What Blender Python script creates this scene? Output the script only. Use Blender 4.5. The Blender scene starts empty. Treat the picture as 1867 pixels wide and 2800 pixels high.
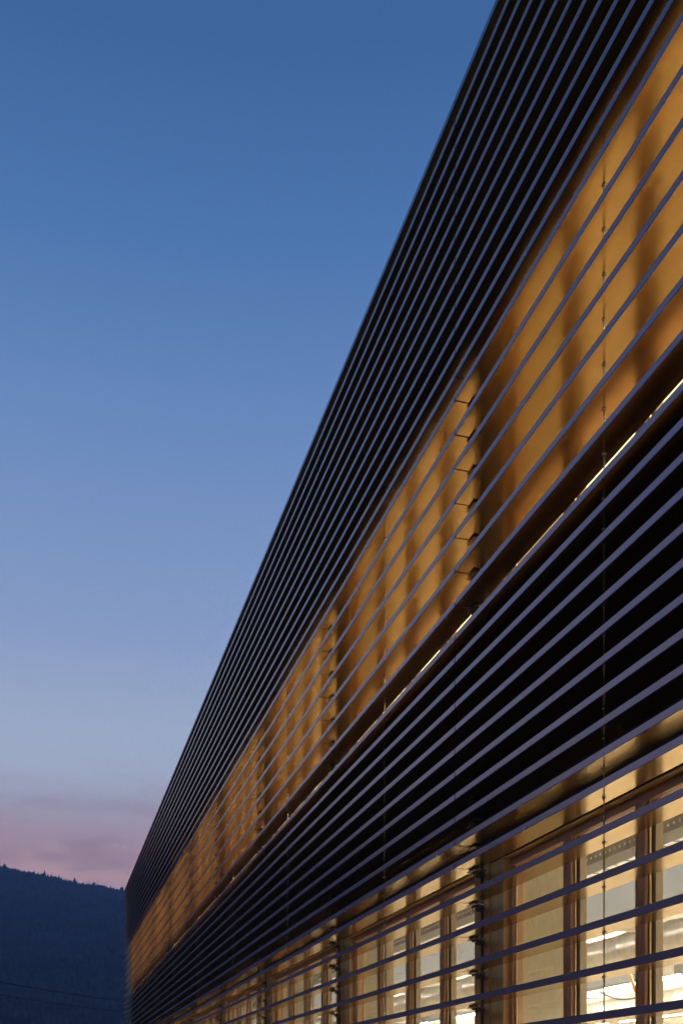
import bpy, math, random
import numpy as np
from mathutils import Vector

random.seed(4); rng = np.random.default_rng(4)
scene = bpy.context.scene
col = scene.collection

# ------------------------------------------------------------------ camera
F_PX, W_PX, H_PX = 2920.0, 1867.0, 2800.0
D = 3.507                       # distance camera - louver fronts
EYE = 1.6
TH = math.atan(829.1 / F_PX)    # camera turned towards the building
cam = bpy.data.cameras.new('camera')
cam.sensor_fit = 'HORIZONTAL'; cam.sensor_width = 36.0
cam.lens = 36.0 * F_PX / W_PX
cam.shift_y = 1600.5 / W_PX
cam.clip_start = 0.05; cam.clip_end = 40000
camo = bpy.data.objects.new('camera', cam); col.objects.link(camo)
camo.location = (-D, 0, EYE); camo.rotation_euler = (math.pi / 2, 0, -TH)
scene.camera = camo

# ------------------------------------------------------------------ sky, exposure
def lin(r, g, b, a=1.0):
    f = lambda c: (c / 255 / 12.92) if c <= 10 else ((c / 255 + 0.055) / 1.055) ** 2.4
    return (f(r), f(g), f(b), a)

world = bpy.data.worlds.new('World'); scene.world = world; world.use_nodes = True
nt = world.node_tree; nt.nodes.clear()
def N(nt, t, **kw):
    n = nt.nodes.new(t)
    for k, v in kw.items():
        if k.startswith('i_'): n.inputs[k[2:].replace('_', ' ')].default_value = v
        else: setattr(n, k, v)
    return n
L = lambda nt, a, b: nt.links.new(a, b)
tc = N(nt, 'ShaderNodeTexCoord'); sep = N(nt, 'ShaderNodeSeparateXYZ'); L(nt, tc.outputs['Generated'], sep.inputs[0])
cmap = N(nt, 'ShaderNodeMapping'); cmap.inputs['Scale'].default_value = (7.0, 7.0, 26.0)
cmap.inputs['Rotation'].default_value = (0.0, 0.16, 0.0)
L(nt, tc.outputs['Generated'], cmap.inputs[0])
cn = N(nt, 'ShaderNodeTexNoise', i_Scale=2.3, i_Detail=3.0, i_Roughness=0.5); L(nt, cmap.outputs[0], cn.inputs['Vector'])
ramp = N(nt, 'ShaderNodeValToRGB'); L(nt, sep.outputs['Z'], ramp.inputs[0])
stops = [(0.00, (165, 135, 146)), (0.200, (218, 178, 178)), (0.228, (194, 166, 175)), (0.258, (184, 184, 203)),
         (0.285, (188, 200, 222)), (0.320, (180, 196, 222)), (0.395, (151, 174, 215)), (0.512, (118, 152, 203)), (0.62, (83, 126, 183)),
         (0.705, (63, 106, 161)), (1.0, (43, 82, 138))]
cr = ramp.color_ramp
cr.interpolation = 'LINEAR'
while len(cr.elements) < len(stops): cr.elements.new(0.5)
for e, (p, c) in zip(cr.elements, stops): e.position = p; e.color = lin(*c)
# thin evening streaks low in the sky
band = N(nt, 'ShaderNodeMapRange', interpolation_type='SMOOTHSTEP'); band.inputs['From Min'].default_value = 0.31
band.inputs['From Max'].default_value = 0.21; L(nt, sep.outputs['Z'], band.inputs['Value'])
thr = N(nt, 'ShaderNodeMapRange', interpolation_type='SMOOTHSTEP'); thr.inputs['From Min'].default_value = 0.42
thr.inputs['From Max'].default_value = 0.66; L(nt, cn.outputs['Fac'], thr.inputs['Value'])
mul = N(nt, 'ShaderNodeMath', operation='MULTIPLY'); L(nt, band.outputs[0], mul.inputs[0]); L(nt, thr.outputs[0], mul.inputs[1])
mul2 = N(nt, 'ShaderNodeMath', operation='MULTIPLY'); L(nt, mul.outputs[0], mul2.inputs[0]); mul2.inputs[1].default_value = 0.6
mix = N(nt, 'ShaderNodeMixRGB'); L(nt, mul2.outputs[0], mix.inputs[0]); L(nt, ramp.outputs[0], mix.inputs[1])
mix.inputs[2].default_value = lin(168, 142, 153)
bg = N(nt, 'ShaderNodeBackground'); bg.inputs['Strength'].default_value = 1.0
L(nt, mix.outputs[0], bg.inputs['Color'])
wo = N(nt, 'ShaderNodeOutputWorld'); L(nt, bg.outputs[0], wo.inputs[0])

vs = scene.view_settings
vs.view_transform = 'Standard'; vs.look = 'None'; vs.exposure = 0.0; vs.gamma = 1.0; vs.use_curve_mapping = False
scene.cycles.use_denoising = True; scene.cycles.adaptive_threshold = 0.02
scene.cycles.max_bounces = 7; scene.cycles.diffuse_bounces = 3; scene.cycles.glossy_bounces = 4
scene.cycles.transparent_max_bounces = 10; scene.cycles.volume_bounces = 1
scene.cycles.sample_clamp_indirect = 6.0
scene.cycles.caustics_reflective = True

# ------------------------------------------------------------------ materials
def mat(name, base, rough=0.5, metal=0.0, noise=0.0, nscale=4.0, bump=0.0, bscale=6.0, spec=0.5, rvar=0.0,
        rand=0.0, stretch=(1, 1, 1), coat=0.0, emit=None, estr=0.0, bdist=0.01):
    m = bpy.data.materials.new(name); m.use_nodes = True
    t = m.node_tree; b = t.nodes['Principled BSDF']
    b.inputs['Base Color'].default_value = (*base, 1); b.inputs['Roughness'].default_value = rough
    b.inputs['Metallic'].default_value = metal; b.inputs['Specular IOR Level'].default_value = spec
    b.inputs['Coat Weight'].default_value = coat
    if emit: b.inputs['Emission Color'].default_value = (*emit, 1); b.inputs['Emission Strength'].default_value = estr
    tcn = N(t, 'ShaderNodeTexCoord'); oi = N(t, 'ShaderNodeObjectInfo')
    mp = N(t, 'ShaderNodeMapping'); mp.inputs['Scale'].default_value = stretch
    L(t, tcn.outputs['Object'], mp.inputs[0])
    off = N(t, 'ShaderNodeVectorMath', operation='SCALE'); off.inputs[0].default_value = (31.7, 17.3, 11.1)
    L(t, oi.outputs['Random'], off.inputs['Scale'])
    add = N(t, 'ShaderNodeVectorMath', operation='ADD'); L(t, mp.outputs[0], add.inputs[0]); L(t, off.outputs[0], add.inputs[1])
    if noise or rand:
        nz = N(t, 'ShaderNodeTexNoise', i_Scale=nscale, i_Detail=4.0); L(t, add.outputs[0], nz.inputs['Vector'])
        mr = N(t, 'ShaderNodeMapRange'); mr.inputs['To Min'].default_value = 1 - noise; mr.inputs['To Max'].default_value = 1 + noise
        L(t, nz.outputs['Fac'], mr.inputs['Value'])
        rr = N(t, 'ShaderNodeMapRange'); rr.inputs['To Min'].default_value = 1 - rand; rr.inputs['To Max'].default_value = 1 + rand
        L(t, oi.outputs['Random'], rr.inputs['Value'])
        mm = N(t, 'ShaderNodeMath', operation='MULTIPLY'); L(t, mr.outputs[0], mm.inputs[0]); L(t, rr.outputs[0], mm.inputs[1])
        sc = N(t, 'ShaderNodeVectorMath', operation='SCALE'); sc.inputs[0].default_value = base; L(t, mm.outputs[0], sc.inputs['Scale'])
        L(t, sc.outputs[0], b.inputs['Base Color'])
    if rvar:
        n2 = N(t, 'ShaderNodeTexNoise', i_Scale=nscale * 1.7, i_Detail=5.0); L(t, add.outputs[0], n2.inputs['Vector'])
        m2 = N(t, 'ShaderNodeMapRange'); m2.inputs['To Min'].default_value = max(0.02, rough - rvar); m2.inputs['To Max'].default_value = rough + rvar
        L(t, n2.outputs['Fac'], m2.inputs['Value']); L(t, m2.outputs[0], b.inputs['Roughness'])
    if bump:
        n3 = N(t, 'ShaderNodeTexNoise', i_Scale=bscale, i_Detail=2.0); L(t, add.outputs[0], n3.inputs['Vector'])
        bp = N(t, 'ShaderNodeBump', i_Strength=bump, i_Distance=bdist); L(t, n3.outputs['Fac'], bp.inputs['Height'])
        L(t, bp.outputs[0], b.inputs['Normal'])
    return m

M = {}
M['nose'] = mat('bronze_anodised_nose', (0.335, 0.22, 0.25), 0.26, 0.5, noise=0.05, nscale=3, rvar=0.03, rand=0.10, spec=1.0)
M['soffit'] = mat('bronze_soffit_warm_light_tint', (0.60, 0.435, 0.21), 0.225, 1.0, noise=0.06, nscale=7, bump=0.2, bscale=3.5, bdist=0.006, rvar=0.03, rand=0.04)  # same folded blade as the nose; warm window light put into its colour
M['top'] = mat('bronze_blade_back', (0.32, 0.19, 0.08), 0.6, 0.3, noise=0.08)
M['clad'] = mat('dark_wall_panel', (0.028, 0.020, 0.018), 0.45, 0.0, noise=0.2, spec=0.3)
M['case'] = mat('bronze_column_casing', (0.64, 0.42, 0.16), 0.5, 0.0, spec=0.3, noise=0.1, rvar=0.06)
M['mull'] = mat('brown_mullion_paint', (0.46, 0.26, 0.14), 0.45, 0.0, noise=0.12, nscale=8, spec=0.25)
M['gasket'] = mat('black_gasket', (0.012, 0.012, 0.013), 0.5)
M['bead'] = mat('brass_glazing_bead', (0.75, 0.55, 0.28), 0.3, 0.9)
M['sash'] = mat('pale_timber_sash', (0.48, 0.36, 0.19), 0.45, 0.0, noise=0.15, nscale=5, stretch=(1, 1, 0.2))
M['steel'] = mat('dark_bracket_steel', (0.17, 0.14, 0.11), 0.45, 0.4, noise=0.15)
M['plate'] = mat('zinc_plate', (0.32, 0.27, 0.21), 0.4, 0.8, noise=0.15, nscale=30)
M['rod'] = mat('stainless_rod', (0.62, 0.58, 0.50), 0.22, 1.0)
M['roof'] = mat('roof_membrane', (0.08, 0.08, 0.085), 0.8, noise=0.2)
M['floor'] = mat('screed_floor', (0.36, 0.30, 0.22), 0.35, noise=0.18, nscale=1.2, rvar=0.08)
M['wall_in'] = mat('interior_plaster', (0.72, 0.66, 0.55), 0.7, noise=0.06, nscale=1.5)
M['deck'] = mat('white_ceiling_deck', (0.82, 0.79, 0.72), 0.5, noise=0.05)
M['slot'] = mat('deck_perforation', (0.10, 0.09, 0.085), 0.8)
M['beam'] = mat('grey_painted_beam', (0.16, 0.17, 0.19), 0.5, noise=0.12, nscale=3)
M['pier'] = mat('beige_pier', (0.52, 0.44, 0.27), 0.6, noise=0.1, nscale=6, stretch=(1, 1, 0.15))
M['duct'] = mat('galvanised_duct', (0.62, 0.59, 0.54), 0.38, 0.6, noise=0.15, nscale=3)
M['lamp'] = mat('strip_lamp', (0.9, 0.9, 0.9), 0.5, emit=(1.0, 0.89, 0.71), estr=105.0)
M['added_fill_light'] = mat('hidden_tray_fill', (0.9, 0.9, 0.9), 0.5, emit=(1.0, 0.90, 0.75), estr=150.0)
M['lamp_up'] = mat('strip_lamp_upper', (0.9, 0.9, 0.9), 0.5, emit=(1.0, 0.76, 0.45), estr=46.0)
M['orange'] = mat('orange_cable', (0.75, 0.22, 0.03), 0.5)
M['grey'] = mat('grey_cable', (0.18, 0.19, 0.22), 0.5)
M['wire'] = mat('black_wire', (0.015, 0.015, 0.016), 0.6)
M['wood'] = mat('weathered_pole', (0.10, 0.08, 0.06), 0.8, noise=0.25, nscale=3, stretch=(4, 4, 0.3))
M['ground'] = mat('pale_bounce_ground', (0.20, 0.19, 0.175), 0.85, noise=0.25, nscale=0.6)  # unseen ground, made pale to bounce warm window light onto the louvers
M['hill'] = mat('hillside', (0.03, 0.045, 0.025), 0.95, noise=0.4, nscale=0.02, spec=0.1)

def glass_mat():
    m = bpy.data.materials.new('window_glass'); m.use_nodes = True
    t = m.node_tree; t.nodes.clear()
    lw = N(t, 'ShaderNodeLayerWeight', i_Blend=0.5)
    p = N(t, 'ShaderNodeMath', operation='POWER'); p.inputs[1].default_value = 5.0; L(t, lw.outputs['Facing'], p.inputs[0])
    ma = N(t, 'ShaderNodeMath', operation='MULTIPLY_ADD'); ma.inputs[1].default_value = 0.93; ma.inputs[2].default_value = 0.045
    L(t, p.outputs[0], ma.inputs[0])
    tr = N(t, 'ShaderNodeBsdfTransparent'); tr.inputs[0].default_value = (0.95, 0.96, 0.94, 1)
    gl = N(t, 'ShaderNodeBsdfGlossy'); gl.inputs['Roughness'].default_value = 0.012
    tcn = N(t, 'ShaderNodeTexCoord'); nz = N(t, 'ShaderNodeTexNoise', i_Scale=1.6, i_Detail=1.0); L(t, tcn.outputs['Object'], nz.inputs['Vector'])
    bp = N(t, 'ShaderNodeBump', i_Strength=0.1, i_Distance=0.004); L(t, nz.outputs['Fac'], bp.inputs['Height']); L(t, bp.outputs[0], gl.inputs['Normal'])
    mx = N(t, 'ShaderNodeMixShader'); L(t, ma.outputs[0], mx.inputs[0]); L(t, tr.outputs[0], mx.inputs[1]); L(t, gl.outputs[0], mx.inputs[2])
    # a film of dust and water marks
    mp = N(t, 'ShaderNodeMapping'); mp.inputs['Scale'].default_value = (40, 40, 9); L(t, tcn.outputs['Object'], mp.inputs[0])
    dn = N(t, 'ShaderNodeTexNoise', i_Scale=1.0, i_Detail=5.0); L(t, mp.outputs[0], dn.inputs['Vector'])
    dr = N(t, 'ShaderNodeMapRange'); dr.inputs['From Min'].default_value = 0.45; dr.inputs['From Max'].default_value = 0.8
    dr.inputs['To Min'].default_value = 0.015; dr.inputs['To Max'].default_value = 0.16; L(t, dn.outputs['Fac'], dr.inputs['Value'])
    df = N(t, 'ShaderNodeBsdfTranslucent'); df.inputs[0].default_value = (0.75, 0.73, 0.7, 1)
    m3 = N(t, 'ShaderNodeMixShader'); L(t, dr.outputs[0], m3.inputs[0]); L(t, mx.outputs[0], m3.inputs[1]); L(t, df.outputs[0], m3.inputs[2])
    o = N(t, 'ShaderNodeOutputMaterial'); L(t, m3.outputs[0], o.inputs[0])
    return m
M['glass'] = glass_mat()

# ------------------------------------------------------------------ mesh helpers
class MB:
    def __init__(s): s.v = []; s.f = []; s.m = []; s.sm = []
    def quadmesh(s, verts, faces, mi=0, smooth=False):
        o = len(s.v); s.v += [tuple(p) for p in verts]; s.f += [tuple(i + o for i in f) for f in faces]
        s.m += [mi] * len(faces); s.sm += [smooth] * len(faces)
    def box(s, x0, x1, y0, y1, z0, z1, mi=0):
        v = [(x, y, z) for z in (z0, z1) for y in (y0, y1) for x in (x0, x1)]
        s.quadmesh(v, [(0, 2, 3, 1), (4, 5, 7, 6), (0, 1, 5, 4), (2, 6, 7, 3), (0, 4, 6, 2), (1, 3, 7, 5)], mi)
    def prism(s, prof, y0, y1, mats):           # profile (x, z) swept along y, mats per edge
        n = len(prof)
        v = [(x, y0, z) for x, z in prof] + [(x, y1, z) for x, z in prof]
        for i in range(n):
            j = (i + 1) % n
            o = len(s.v) if i == 0 else o
            if i == 0: s.v += v
            s.f.append((o + i, o + j, o + n + j, o + n + i)); s.m.append(mats[i]); s.sm.append(False)
        s.f.append(tuple(o + i for i in range(n - 1, -1, -1))); s.m.append(mats[0]); s.sm.append(False)
        s.f.append(tuple(o + n + i for i in range(n))); s.m.append(mats[0]); s.sm.append(False)
    def tube(s, pts, r, seg=8, mi=0, cap=True):
        pts = [Vector(p) for p in pts]; vs = []; fs = []
        for i, p in enumerate(pts):
            d = (pts[min(i + 1, len(pts) - 1)] - pts[max(i - 1, 0)]).normalized()
            a = d.cross(Vector((0, 0, 1)) if abs(d.z) < 0.9 else Vector((1, 0, 0))).normalized(); b = d.cross(a)
            rr = r[i] if isinstance(r, (list, tuple)) else r
            for k in range(seg):
                t = 2 * math.pi * k / seg; vs.append(p + (a * math.cos(t) + b * math.sin(t)) * rr)
        for i in range(len(pts) - 1):
            for k in range(seg):
                k2 = (k + 1) % seg; fs.append((i * seg + k, i * seg + k2, (i + 1) * seg + k2, (i + 1) * seg + k))
        s.quadmesh(vs, fs, mi, True)
        if cap:
            o = len(s.v) - len(vs)
            s.f.append(tuple(o + k for k in range(seg))); s.m.append(mi); s.sm.append(False)
            s.f.append(tuple(o + (len(pts) - 1) * seg + k for k in reversed(range(seg)))); s.m.append(mi); s.sm.append(False)
    def mesh(s, name, mats):
        me = bpy.data.meshes.new(name); me.from_pydata(s.v, [], s.f)
        for m in mats: me.materials.append(M[m])
        me.polygons.foreach_set('material_index', s.m); me.polygons.foreach_set('use_smooth', s.sm); me.update()
        return me

def put(name, me, parent=None, loc=(0, 0, 0), **props):
    o = bpy.data.objects.new(name, me); o.location = loc; o.parent = parent
    col.objects.link(o)
    for k, v in props.items(): o[k] = v
    return o
def build(name, mb, mats, parent=None, loc=(0, 0, 0), **props):
    return put(name, mb.mesh(name, mats), parent, loc, **props)

# ------------------------------------------------------------------ the building: frame of numbers
BAY, J0 = 4.70, 8.722               # louver joints every bay along y
JT = [J0 + BAY * k for k in range(-3, 9)]
CORNER = 46.5
VW, VG, VB = 0.329, 0.397, 0.203    # wall face, glass, back edge of a louver (x)
DEPTH = 18.5
Y_NEAR = JT[0]
U = 0.2
rows = [float(i) for i in range(14)] + [14.5 + 1.5 * i for i in range(7)] + [24.5 + i for i in range(10)] + [35 + 1.5 * i for i in range(9)]
zrow = lambda i: (43.5 - i) * U + EYE
Z_TOP = zrow(0)

bld = put('office_building', None, label='long two-storey building wrapped in dark bronze horizontal louvers with lit windows', category='building')

# --- walls, roof, slabs
w = MB()
w.box(VW, 0.50, Y_NEAR, CORNER - VW, 7.80, Z_TOP, 0)
build('parapet_wall', w, ['clad'], bld)
w = MB(); w.box(VW, 0.50, Y_NEAR, CORNER - VW, 3.66, 5.72, 0); build('spandrel_wall', w, ['clad'], bld)
w = MB(); w.box(VW, 0.50, Y_NEAR, CORNER - VW, 0.0, 0.45, 0); build('plinth_wall', w, ['clad'], bld)
w = MB(); w.box(0.51, DEPTH, CORNER - VW - 0.25, CORNER - VW - 0.001, 0.0, Z_TOP, 0); build('gable_wall', w, ['clad'], bld)
w = MB(); w.box(0.51, DEPTH, Y_NEAR, Y_NEAR + 0.25, 0.0, Z_TOP, 0); build('gable_wall', w, ['clad'], bld)
w = MB(); w.box(DEPTH - 0.3, DEPTH - 0.002, Y_NEAR + 0.26, CORNER - VW - 0.26, 0.0, Z_TOP, 0); build('rear_wall', w, ['wall_in'], bld)
w = MB(); w.box(VW + 0.01, DEPTH, Y_NEAR, CORNER - VW, Z_TOP + 0.003, Z_TOP + 0.045, 0); build('roof', w, ['roof'], bld)
YA, YB = Y_NEAR + 0.26, CORNER - VW - 0.26
w = MB(); w.box(0.502, DEPTH - 0.31, YA, YB, 0.0, 0.03); build('floor_slab', w, ['floor'], bld)
w = MB(); w.box(0.502, DEPTH - 0.31, YA, YB, 4.62, 5.15); build('floor_slab', w, ['floor'], bld)
w = MB(); w.box(0.502, DEPTH - 0.31, YA, YB, 8.75, 8.9); build('ceiling_slab', w, ['deck'], bld)

# --- ribbed ceiling deck of the ground floor
CEIL = 4.40
w = MB(); y = YA
while y < YB - 0.25:
    p = [(y, CEIL + 0.06), (y + 0.05, CEIL), (y + 0.16, CEIL), (y + 0.21, CEIL + 0.06)]
    x0, x1 = 0.51, DEPTH - 0.32
    for (a, za), (b, zb) in zip(p, p[1:] + [(y + 0.25, CEIL + 0.06)]):
        w.quadmesh([(x0, a, za), (x1, a, za), (x1, b, zb), (x0, b, zb)], [(0, 1, 2, 3)], 0)
    if 2 < y < 30:
        x = 1.2 + 0.1 * random.random()
        while x < 9:
            w.quadmesh([(x, y + 0.085, CEIL - 0.003), (x + 0.16, y + 0.085, CEIL - 0.003), (x + 0.16, y + 0.125, CEIL - 0.003), (x, y + 0.125, CEIL - 0.003)], [(0, 1, 2, 3)], 1)
            x += 0.30
    y += 0.25
build('ceiling_deck', w, ['deck', 'slot'], bld, kind='stuff')

# --- interior beams, piers, ducts, lamps
for x in (3.9, 8.4, 13.2):
    w = MB(); w.box(x - 0.14, x + 0.14, YA, YB, 3.93 if x < 5 else 4.0, CEIL - 0.006); build('downstand_beam', w, ['beam'], bld)
for t in JT[1:]:
    w = MB(); w.box(0.52, 0.93, t - 0.27, min(t + 0.27, YB), 0.031, CEIL - 0.01); build('interior_pier', w, ['pier'], bld)
    w = MB(); w.box(0.52, 0.93, t - 0.27, min(t + 0.27, YB), 5.151, 8.74); build('interior_pier', w, ['pier'], bld)
    if t + 0.12 < YB:
        for xa, xb in ((4.05, 8.25), (8.55, 13.05)):
            w = MB(); w.box(xa, xb, t - 0.12, t + 0.12, 3.95, CEIL - 0.006); build('cross_beam', w, ['deck'], bld)
for x, z, r in ((5.0, 3.86, 0.20), (10.7, 3.85, 0.26)):
    w = MB(); ys = np.arange(YA + 0.2, YB - 0.2, 1.2)
    pts = []; rad = []
    for a in ys:
        for dy, rr in ((0.0, r), (1.10, r), (1.11, r * 1.07), (1.19, r * 1.07)): pts.append((x, a + dy, z)); rad.append(rr)
    w.tube(pts, rad, 14, 0); build('air_duct', w, ['duct'], bld)
# perforated cable tray just inside the heads of the windows
w = MB(); w.box(1.50, 1.506, YA + 0.1, YB - 0.1, 3.79, 3.90, 0); w.box(1.506, 1.72, YA + 0.1, YB - 0.1, 3.79, 3.797, 2)
y = 4.0
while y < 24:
    w.box(1.496, 1.4995, y, y + 0.024, 3.835, 3.857, 1); y += 0.085  # pale squares: light through the tray holes put in as colour
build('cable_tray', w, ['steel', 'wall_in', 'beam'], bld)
for k in range(len(JT) - 1):
    for x in (6.4, 9.3, 12.1, 15.2):
        w = MB(); w.box(-0.05, 0.05, 0.45, BAY - 0.45, -0.035, 0.035)
        build('strip_light', w, ['lamp'], bld, (x, JT[k], 4.12))
    w = MB(); w.box(-0.05, 0.05, 0.3, BAY - 0.3, 0.0, 0.03); build('added_fill_light', w, ['added_fill_light'], bld, (1.62, JT[k], 3.80))  # added glow strip, hidden in the tray, to brighten the ceiling deck
    for x in (2.2, 6.5, 11.0, 15.0):
        w = MB(); w.box(-0.05, 0.05, 0.45, BAY - 0.45, -0.035, 0.035)
        build('strip_light', w, ['lamp_up'], bld, (x, JT[k], 8.35))

# --- column casings and bracket rails
for i, t in enumerate(JT):
    ya, yb = t - 0.2835, min(t + 0.2835, CORNER - VW - 0.0)
    if i == 0: ya = t
    for z0, z1 in ((0.451, 3.659), (5.721, 7.799)):
        if yb - ya > 0.3:
            w = MB()
            w.box(VW + 0.004, 0.50, ya, t - 0.03, z0, z1, 0)                      # deeper half
            w.box(VW - 0.022, 0.50, t - 0.027, yb, z0, z1, 0)                     # proud half
            build('column_casing', w, ['case'], bld)
            w = MB(); w.box(VW - 0.045, VW - 0.024, t + 0.075, t + 0.100, z0, z1); build('bracket_rail', w, ['steel'], bld)
        else:
            w = MB(); w.box(VW + 0.004, 0.50, ya, yb, z0, z1, 0); build('column_casing', w, ['case'], bld)

# --- windows
PW = None
for i in range(len(JT) - 1):
    y0, y1 = JT[i] + 0.2835, JT[i + 1] - 0.2835
    wid = y1 - y0; pane_w = wid / 4
    for z0, z1 in ((0.452, 3.655), (5.725, 7.795)):
        fr = MB()
        fr.box(0.345, 0.44, y0 + 0.001, y0 + 0.05, z0, z1, 0); fr.box(0.345, 0.44, y1 - 0.05, y1 - 0.001, z0, z1, 0)
        fr.box(0.345, 0.44, y0 + 0.05, y1 - 0.05, z1 - 0.075, z1, 0); fr.box(0.345, 0.44, y0 + 0.05, y1 - 0.05, z0, z0 + 0.075, 0)
        fr.box(0.372, 0.386, y1 - 0.066, y1 - 0.0505, z0 + 0.076, z1 - 0.076, 1)
        fr.box(0.372, 0.386, y0 + 0.0505, y0 + 0.066, z0 + 0.076, z1 - 0.076, 1)
        # folded sheet head with a light lower lip
        fr.box(VW - 0.049, 0.344, y0 + 0.001, y1 - 0.001, z1 - 0.010, z1 - 0.001, 2)
        win = build('window', fr, ['mull', 'bead', 'case'], bld, (0.05, 0, 0))
        for j in range(1, 4):
            c = y0 + pane_w * j; a, b = z0 + 0.076, z1 - 0.076
            mb = MB()
            mb.box(0.342, 0.350, c - 0.060, c - 0.036, a, b, 0); mb.box(0.342, 0.350, c + 0.036, c + 0.060, a, b, 0)
            mb.box(0.342, 0.350, c - 0.031, c + 0.031, a, b, 0)
            mb.box(0.3501, 0.366, c - 0.060, c + 0.060, a, b, 0)
            mb.box(0.3662, 0.372, c - 0.052, c + 0.052, a, b, 1)
            mb.box(0.3722, 0.385, c - 0.071, c + 0.071, a, b, 2)
            mb.box(0.3852, 0.391, c - 0.064, c + 0.064, a, b, 1)
            mb.box(0.4062, 0.46, c - 0.092, c + 0.092, a, b, 3)
            build('mullion', mb, ['mull', 'gasket', 'bead', 'sash'], win)
        for j in range(4):
            mb = MB(); c0 = y0 + pane_w * j + (0.061 if j else 0.051); c1 = y0 + pane_w * (j + 1) - (0.061 if j < 3 else 0.051)
            mb.box(-0.004, 0.004, c0 - y0, c1 - y0, z0 + 0.076, z1 - 0.076)
            build('pane', mb, ['glass'], win, (VG + 0.0015, y0, 0))

# --- louver blades
def profile(h):
    # (x, z) of one blade: nose, thin sloping back, flat soffit with a small arris at the nose
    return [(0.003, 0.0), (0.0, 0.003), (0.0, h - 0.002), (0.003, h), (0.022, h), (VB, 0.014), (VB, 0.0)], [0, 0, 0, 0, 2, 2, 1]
blade_mesh = {}
def blade(h, ln):
    if (h, ln) not in blade_mesh:
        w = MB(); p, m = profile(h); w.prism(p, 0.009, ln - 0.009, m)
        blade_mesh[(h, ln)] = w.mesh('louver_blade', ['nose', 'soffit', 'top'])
    return blade_mesh[(h, ln)]
far = MB()
for i in rows:
    h = 0.052
    z = zrow(i)
    for k in range(2, 9):                       # joints from 5.02 to 37.92
        put('louver_blade', blade(h, BAY), bld, (random.uniform(-.0007, .0007), JT[k], z + random.uniform(-.0008, .0008)))
    p, m = profile(h); n = len(p)
    pz = [(x, zz + z) for x, zz in p]
    for a in (0, 1): far.prism(pz, JT[a] + 0.004, JT[a + 1] - 0.004, m)
    far.prism(pz, JT[9] + 0.004, JT[10] - 0.004, m)
    # last length turns the corner
    o = len(far.v)
    for q in range(3):
        for x, zz in pz:
            far.v.append([(x, JT[10] + 0.004, zz), (x, CORNER - x, zz), (DEPTH, CORNER - x, zz)][q])
    for q in range(2):
        for e in range(n):
            e2 = (e + 1) % n
            far.f.append((o + q * n + e, o + q * n + e2, o + (q + 1) * n + e2, o + (q + 1) * n + e)); far.m.append(m[e]); far.sm.append(False)
    far.f.append(tuple(o + e for e in reversed(range(n)))); far.m.append(0); far.sm.append(False)
    far.f.append(tuple(o + 2 * n + e for e in range(n))); far.m.append(0); far.sm.append(False)
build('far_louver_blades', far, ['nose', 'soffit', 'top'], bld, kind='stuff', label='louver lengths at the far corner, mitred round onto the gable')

# --- brackets at the joints
pl = MB(); pl.box(0.141, 0.265, -0.09, 0.075, -0.019, -0.013, 0)
pl.box(0.235, VW - 0.046, 0.0, 0.095, -0.052, -0.0192, 1); pl.box(0.15, 0.2, -0.05, 0.04, -0.0128, -0.0005, 1)
bracket_me = pl.mesh('louver_bracket', ['plate', 'steel'])
b = MB(); b.tube([(0, 0, -0.036), (0, 0, -0.0195)], 0.0085, 8, 0); bolt_me = b.mesh('bolt', ['steel'])
wide = [i for i in rows if 12 <= i <= 24.5 or 30.5 <= i <= 42.5]
for k in range(3, 11):
    for i in wide:
        br = put('louver_bracket', bracket_me, bld, (0, JT[k], zrow(i)))
        if k <= 4:
            for yy in (-0.07, -0.032, 0.006, 0.044): put('bolt', bolt_me, br, (0.185, yy, 0))

# --- hanger rods at mid-bay
c = MB(); c.tube([(0, 0, -0.010), (0, 0, -0.006), (0, 0, -0.0005)], [0.010, 0.0165, 0.0165], 12, 0); collar_me = c.mesh('collar', ['rod'])
for k in range(2, 11):
    y = JT[k] + BAY / 2 + 0.014
    if y > CORNER - 0.4: continue
    r = MB(); r.tube([(0, 0, zrow(46)), (0, 0, zrow(0.5))], 0.0058, 8, 0)
    rod = build('hanger_rod', r, ['rod'], bld, (0.13, y, 0))
    for i in wide: put('collar', collar_me, rod, (0, 0, zrow(i)))

# --- loose cables hanging from the hall ceiling
def cable(name, p0, p1, sag, r, m, label):
    mb = MB(); pts = []
    for s in np.linspace(0, 1, 13):
        q = [a + (b - a) * s for a, b in zip(p0, p1)]; q[2] -= sag * 4 * s * (1 - s); pts.append(q)
    mb.tube(pts, r, 6, 0)
    build(name, mb, [m], None, label=label, category='cable', group='loose cables hanging from the hall ceiling')
cable('hanging_cable', (5.6, 15.25, 3.66), (5.6, 14.45, 3.05), 0.22, 0.032, 'orange', 'thick orange cable sagging under the hall ceiling behind the nearest window')
cable('hanging_cable', (5.6, 16.1, 3.36), (5.6, 14.5, 3.26), 0.14, 0.016, 'grey', 'thin grey cable looped under the hall ceiling left of the orange one')

# ------------------------------------------------------------------ ground, hill, forest
FWD = Vector((math.sin(TH), math.cos(TH), 0)); RGT = Vector((math.cos(TH), -math.sin(TH), 0))
g = MB(); s = 8000; g.quadmesh([(-s, -s, -0.01), (s, -s, -0.01), (s, s, -0.01), (-s, s, -0.01)], [(0, 1, 2, 3)])
build('ground', g, ['ground'], None, kind='structure')

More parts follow.
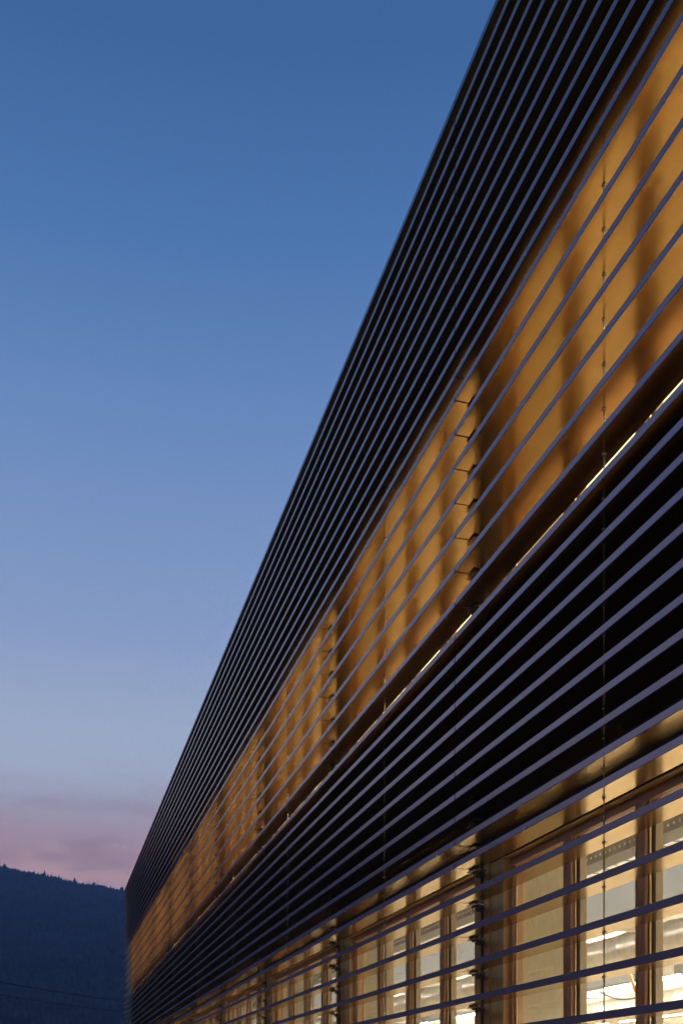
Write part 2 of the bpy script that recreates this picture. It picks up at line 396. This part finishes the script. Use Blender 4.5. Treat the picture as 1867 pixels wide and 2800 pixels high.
RIDGE = 4400.0
az_k = np.radians([-100, -70, -45, -30, -24, -17.7, -16.6, -15.0, -14.2, -13.0, -11.5, -5, 10, 35, 60])
el_k = np.array([.15, .22, .27, .255, .235, .2035, .2000, .1960, .1932, .1903, .1868, .175, .15, .12, .08])
def ridge_h(az): return np.interp(az, az_k, el_k) * RIDGE + EYE
def vnoise(x, y, s):
    x = np.asarray(x) / s; y = np.asarray(y) / s
    xi = np.floor(x).astype(int); yi = np.floor(y).astype(int); xf = x - xi; yf = y - yi
    h = lambda a, b: (np.sin(a * 127.1 + b * 311.7) * 43758.5453) % 1.0
    u = xf * xf * (3 - 2 * xf); v = yf * yf * (3 - 2 * yf)
    return (h(xi, yi) * (1 - u) + h(xi + 1, yi) * u) * (1 - v) + (h(xi, yi + 1) * (1 - u) + h(xi + 1, yi + 1) * u) * v
def hill_z(az, r):
    q = np.clip((r - 1500) / (RIDGE - 1500), 0, 1)
    up = np.interp(q, [0, 0.18, 1], [0, 0.19, 1])
    down = np.clip((r - RIDGE) / 1500, 0, 1)
    x = r * np.sin(az); y = r * np.cos(az)
    n = (vnoise(x, y, 260) - .5) * 60 + (vnoise(x, y, 90) - .5) * 18
    return ridge_h(az) * up * (1 - 0.6 * down) + n * np.clip(q * 3, 0, 1) * np.clip((RIDGE - r) / 500, 0, 1) - 0.5
az = np.radians(np.linspace(-100, 60, 321)); rr = np.concatenate([np.linspace(1490, RIDGE, 110), np.linspace(RIDGE + 30, RIDGE + 1500, 14)])
A, R = np.meshgrid(az, rr, indexing='ij'); Z = hill_z(A, R)
P = camo.location
X = P.x + R * (np.sin(A) * RGT.x + np.cos(A) * FWD.x); Y = P.y + R * (np.sin(A) * RGT.y + np.cos(A) * FWD.y)
nA, nR = A.shape
verts = np.stack([X, Y, Z], -1).reshape(-1, 3)
idx = np.arange(nA * nR).reshape(nA, nR)
q = np.stack([idx[:-1, :-1], idx[:-1, 1:], idx[1:, 1:], idx[1:, :-1]], -1).reshape(-1, 4)[:, ::-1]
me = bpy.data.meshes.new('hill'); me.from_pydata(verts.tolist(), [], q.tolist()); me.materials.append(M['hill'])
me.polygons.foreach_set('use_smooth', [True] * len(me.polygons)); me.update()
put('hill', me, None, kind='structure')

def forest_mat():
    m = bpy.data.materials.new('conifer_needles'); m.use_nodes = True
    t = m.node_tree; b = t.nodes['Principled BSDF']; b.inputs['Roughness'].default_value = 0.9; b.inputs['Specular IOR Level'].default_value = 0.1
    at = N(t, 'ShaderNodeVertexColor', layer_name='tone'); rp = N(t, 'ShaderNodeValToRGB'); L(t, at.outputs[0], rp.inputs[0])
    rp.color_ramp.elements[0].color = (0.016, 0.026, 0.022, 1); rp.color_ramp.elements[1].color = (0.055, 0.075, 0.05, 1)
    L(t, rp.outputs[0], b.inputs['Base Color']); return m
M['forest'] = forest_mat()
def forest():
    n = 36000
    a = np.radians(rng.uniform(-27, -5, n)); r = np.sqrt(rng.uniform(1540 ** 2, (RIDGE + 60) ** 2, n))
    # a fuller fringe right on the ridge
    nr = 900
    a = np.concatenate([a, np.radians(rng.uniform(-27, -5, nr))]); r = np.concatenate([r, RIDGE + rng.uniform(-30, 15, nr)])
    n += nr; ridge = np.arange(n) >= n - nr
    z = hill_z(a, r); x = P.x + r * (np.sin(a) * RGT.x + np.cos(a) * FWD.x); y = P.y + r * (np.sin(a) * RGT.y + np.cos(a) * FWD.y)
    clump = vnoise(r * np.sin(a), r * np.cos(a), 40)
    h = rng.uniform(9, 18, n) * (0.75 + 0.5 * clump); h = np.where(ridge, rng.gamma(4.0, 2.3, n) + 6, h); wdt = h * rng.uniform(0.15, 0.27, n)
    broad = rng.random(n) < 0.3
    tiers = []                                   # (z0, z1, r0, r1) fractions
    S = 6
    V = np.zeros((n, S * 4 + 1, 3)); ang = np.arange(S) / S * 2 * np.pi
    lv = [(0.08, 0.9), (0.42, 0.62), (0.45, 0.78), (0.74, 0.34)]
    lb = [(0.10, 0.6), (0.40, 1.25), (0.66, 1.2), (0.88, 0.7)]
    for q in range(4):
        fz = np.where(broad, lb[q][0], lv[q][0]); fr = np.where(broad, lb[q][1], lv[q][1])
        for s_ in range(S):
            jit = rng.uniform(0.7, 1.3, n)
            V[:, q * S + s_, 0] = x + np.cos(ang[s_] + q * .4) * wdt * fr * jit
            V[:, q * S + s_, 1] = y + np.sin(ang[s_] + q * .4) * wdt * fr * jit
            V[:, q * S + s_, 2] = z + h * fz * rng.uniform(.93, 1.05, n)
    V[:, -1, 0] = x + rng.normal(0, .2, n); V[:, -1, 1] = y; V[:, -1, 2] = z + h
    f = []
    for q in range(3):
        for s_ in range(S):
            s2 = (s_ + 1) % S; f += [(q * S + s_, q * S + s2, (q + 1) * S + s2), (q * S + s_, (q + 1) * S + s2, (q + 1) * S + s_)]
    for s_ in range(S): f.append((3 * S + s_, 3 * S + (s_ + 1) % S, 4 * S))
    f = np.array(f); nv = V.shape[1]
    Fc = (f[None] + (np.arange(n) * nv)[:, None, None]).reshape(-1, 3)
    me = bpy.data.meshes.new('forest'); me.vertices.add(n * nv); me.vertices.foreach_set('co', V.reshape(-1))
    me.loops.add(len(Fc) * 3); me.loops.foreach_set('vertex_index', Fc.reshape(-1).astype(np.int32))
    me.polygons.add(len(Fc)); me.polygons.foreach_set('loop_start', (np.arange(len(Fc)) * 3).astype(np.int32))
    me.polygons.foreach_set('loop_total', np.full(len(Fc), 3, np.int32)); me.update(calc_edges=True)
    tone = np.repeat(np.clip(rng.normal(.45, .25, n) * (.5 + clump), 0, 1), nv)
    ca = me.color_attributes.new('tone', 'FLOAT_COLOR', 'POINT')
    ca.data.foreach_set('color', np.repeat(tone[:, None], 4, 1).astype(np.float32).reshape(-1))
    me.materials.append(M['forest'])
    put('forest', me, None, kind='stuff', label='dark wooded hillside with a ragged treeline beyond the building', category='forest')
forest()

# ------------------------------------------------------------------ overhead wires
def img_pt(x, y, depth):
    p = P + FWD * depth + RGT * ((x - 933.5) / F_PX * depth); return Vector((p.x, p.y, EYE + (3000.5 - y) / F_PX * depth))
def wire(pa, pb, ext0, ext1, r, label):
    d = pb - pa; a = pa - d * ext0; b = pb + d * ext1
    a.z = pa.z - d.z * ext0 * 0.9; mb = MB(); pts = []
    span = 1 + ext0 + ext1
    k = 0.25
    for s_ in np.linspace(-ext0, 1 + ext1, 41):
        q = pa + d * s_; q.z += k * (s_ * (s_ - 1))
        pts.append(q)
    mb.tube(pts, r, 6); build('overhead_wire', mb, ['wire'], None, label=label, category='wire', group='overhead wires beyond the corner')
    return pts[0], pts[-1]
e1 = wire(img_pt(0, 2687, 82), img_pt(338, 2739, 104), 1.3, 1.6, 0.055, 'upper and thicker of the two black overhead wires below the hill')
e2 = wire(img_pt(0, 2722, 82), img_pt(338, 2769, 104), 1.3, 1.6, 0.034, 'lower and thinner of the two black overhead wires below the hill')
for q in (0, 1):
    base = (e1[q] + e2[q]) / 2; base.z = 0; top = max(e1[q].z, e2[q].z)
    r = put('utility_pole', None, None, tuple(base), label=['weathered wooden utility pole out to the left carrying both wires', 'weathered wooden utility pole hidden behind the building'][q], category='pole')
    mb = MB(); mb.tube([(0.25, 0.25, 0), (0.25, 0.25, top + 0.6)], [0.15, 0.10], 10); build('pole_shaft', mb, ['wood'], r)
    mb = MB()
    for e in (e1[q], e2[q]):
        mb.box(-0.06, 0.3, -0.06, 0.3, e.z - 0.16, e.z - 0.06)
    build('crossarm', mb, ['wood'], r)

# ------------------------------------------------------------------ dusk air
hz = bpy.data.materials.new('dusk_air'); hz.use_nodes = True; t = hz.node_tree; t.nodes.clear()
pv = N(t, 'ShaderNodeVolumePrincipled'); pv.inputs['Color'].default_value = (0.38, 0.59, 1.0, 1); pv.inputs['Density'].default_value = 1.0e-4
o = N(t, 'ShaderNodeOutputMaterial'); L(t, pv.outputs[0], o.inputs['Volume'])
hb = MB(); hb.box(-8100, 8100, -8100, 8100, -2, 1330)
me = bpy.data.meshes.new('haze'); me.from_pydata(hb.v, [], hb.f); me.materials.append(hz)
put('haze', me, None, kind='stuff', label='thin blue evening haze over the whole valley', category='haze')
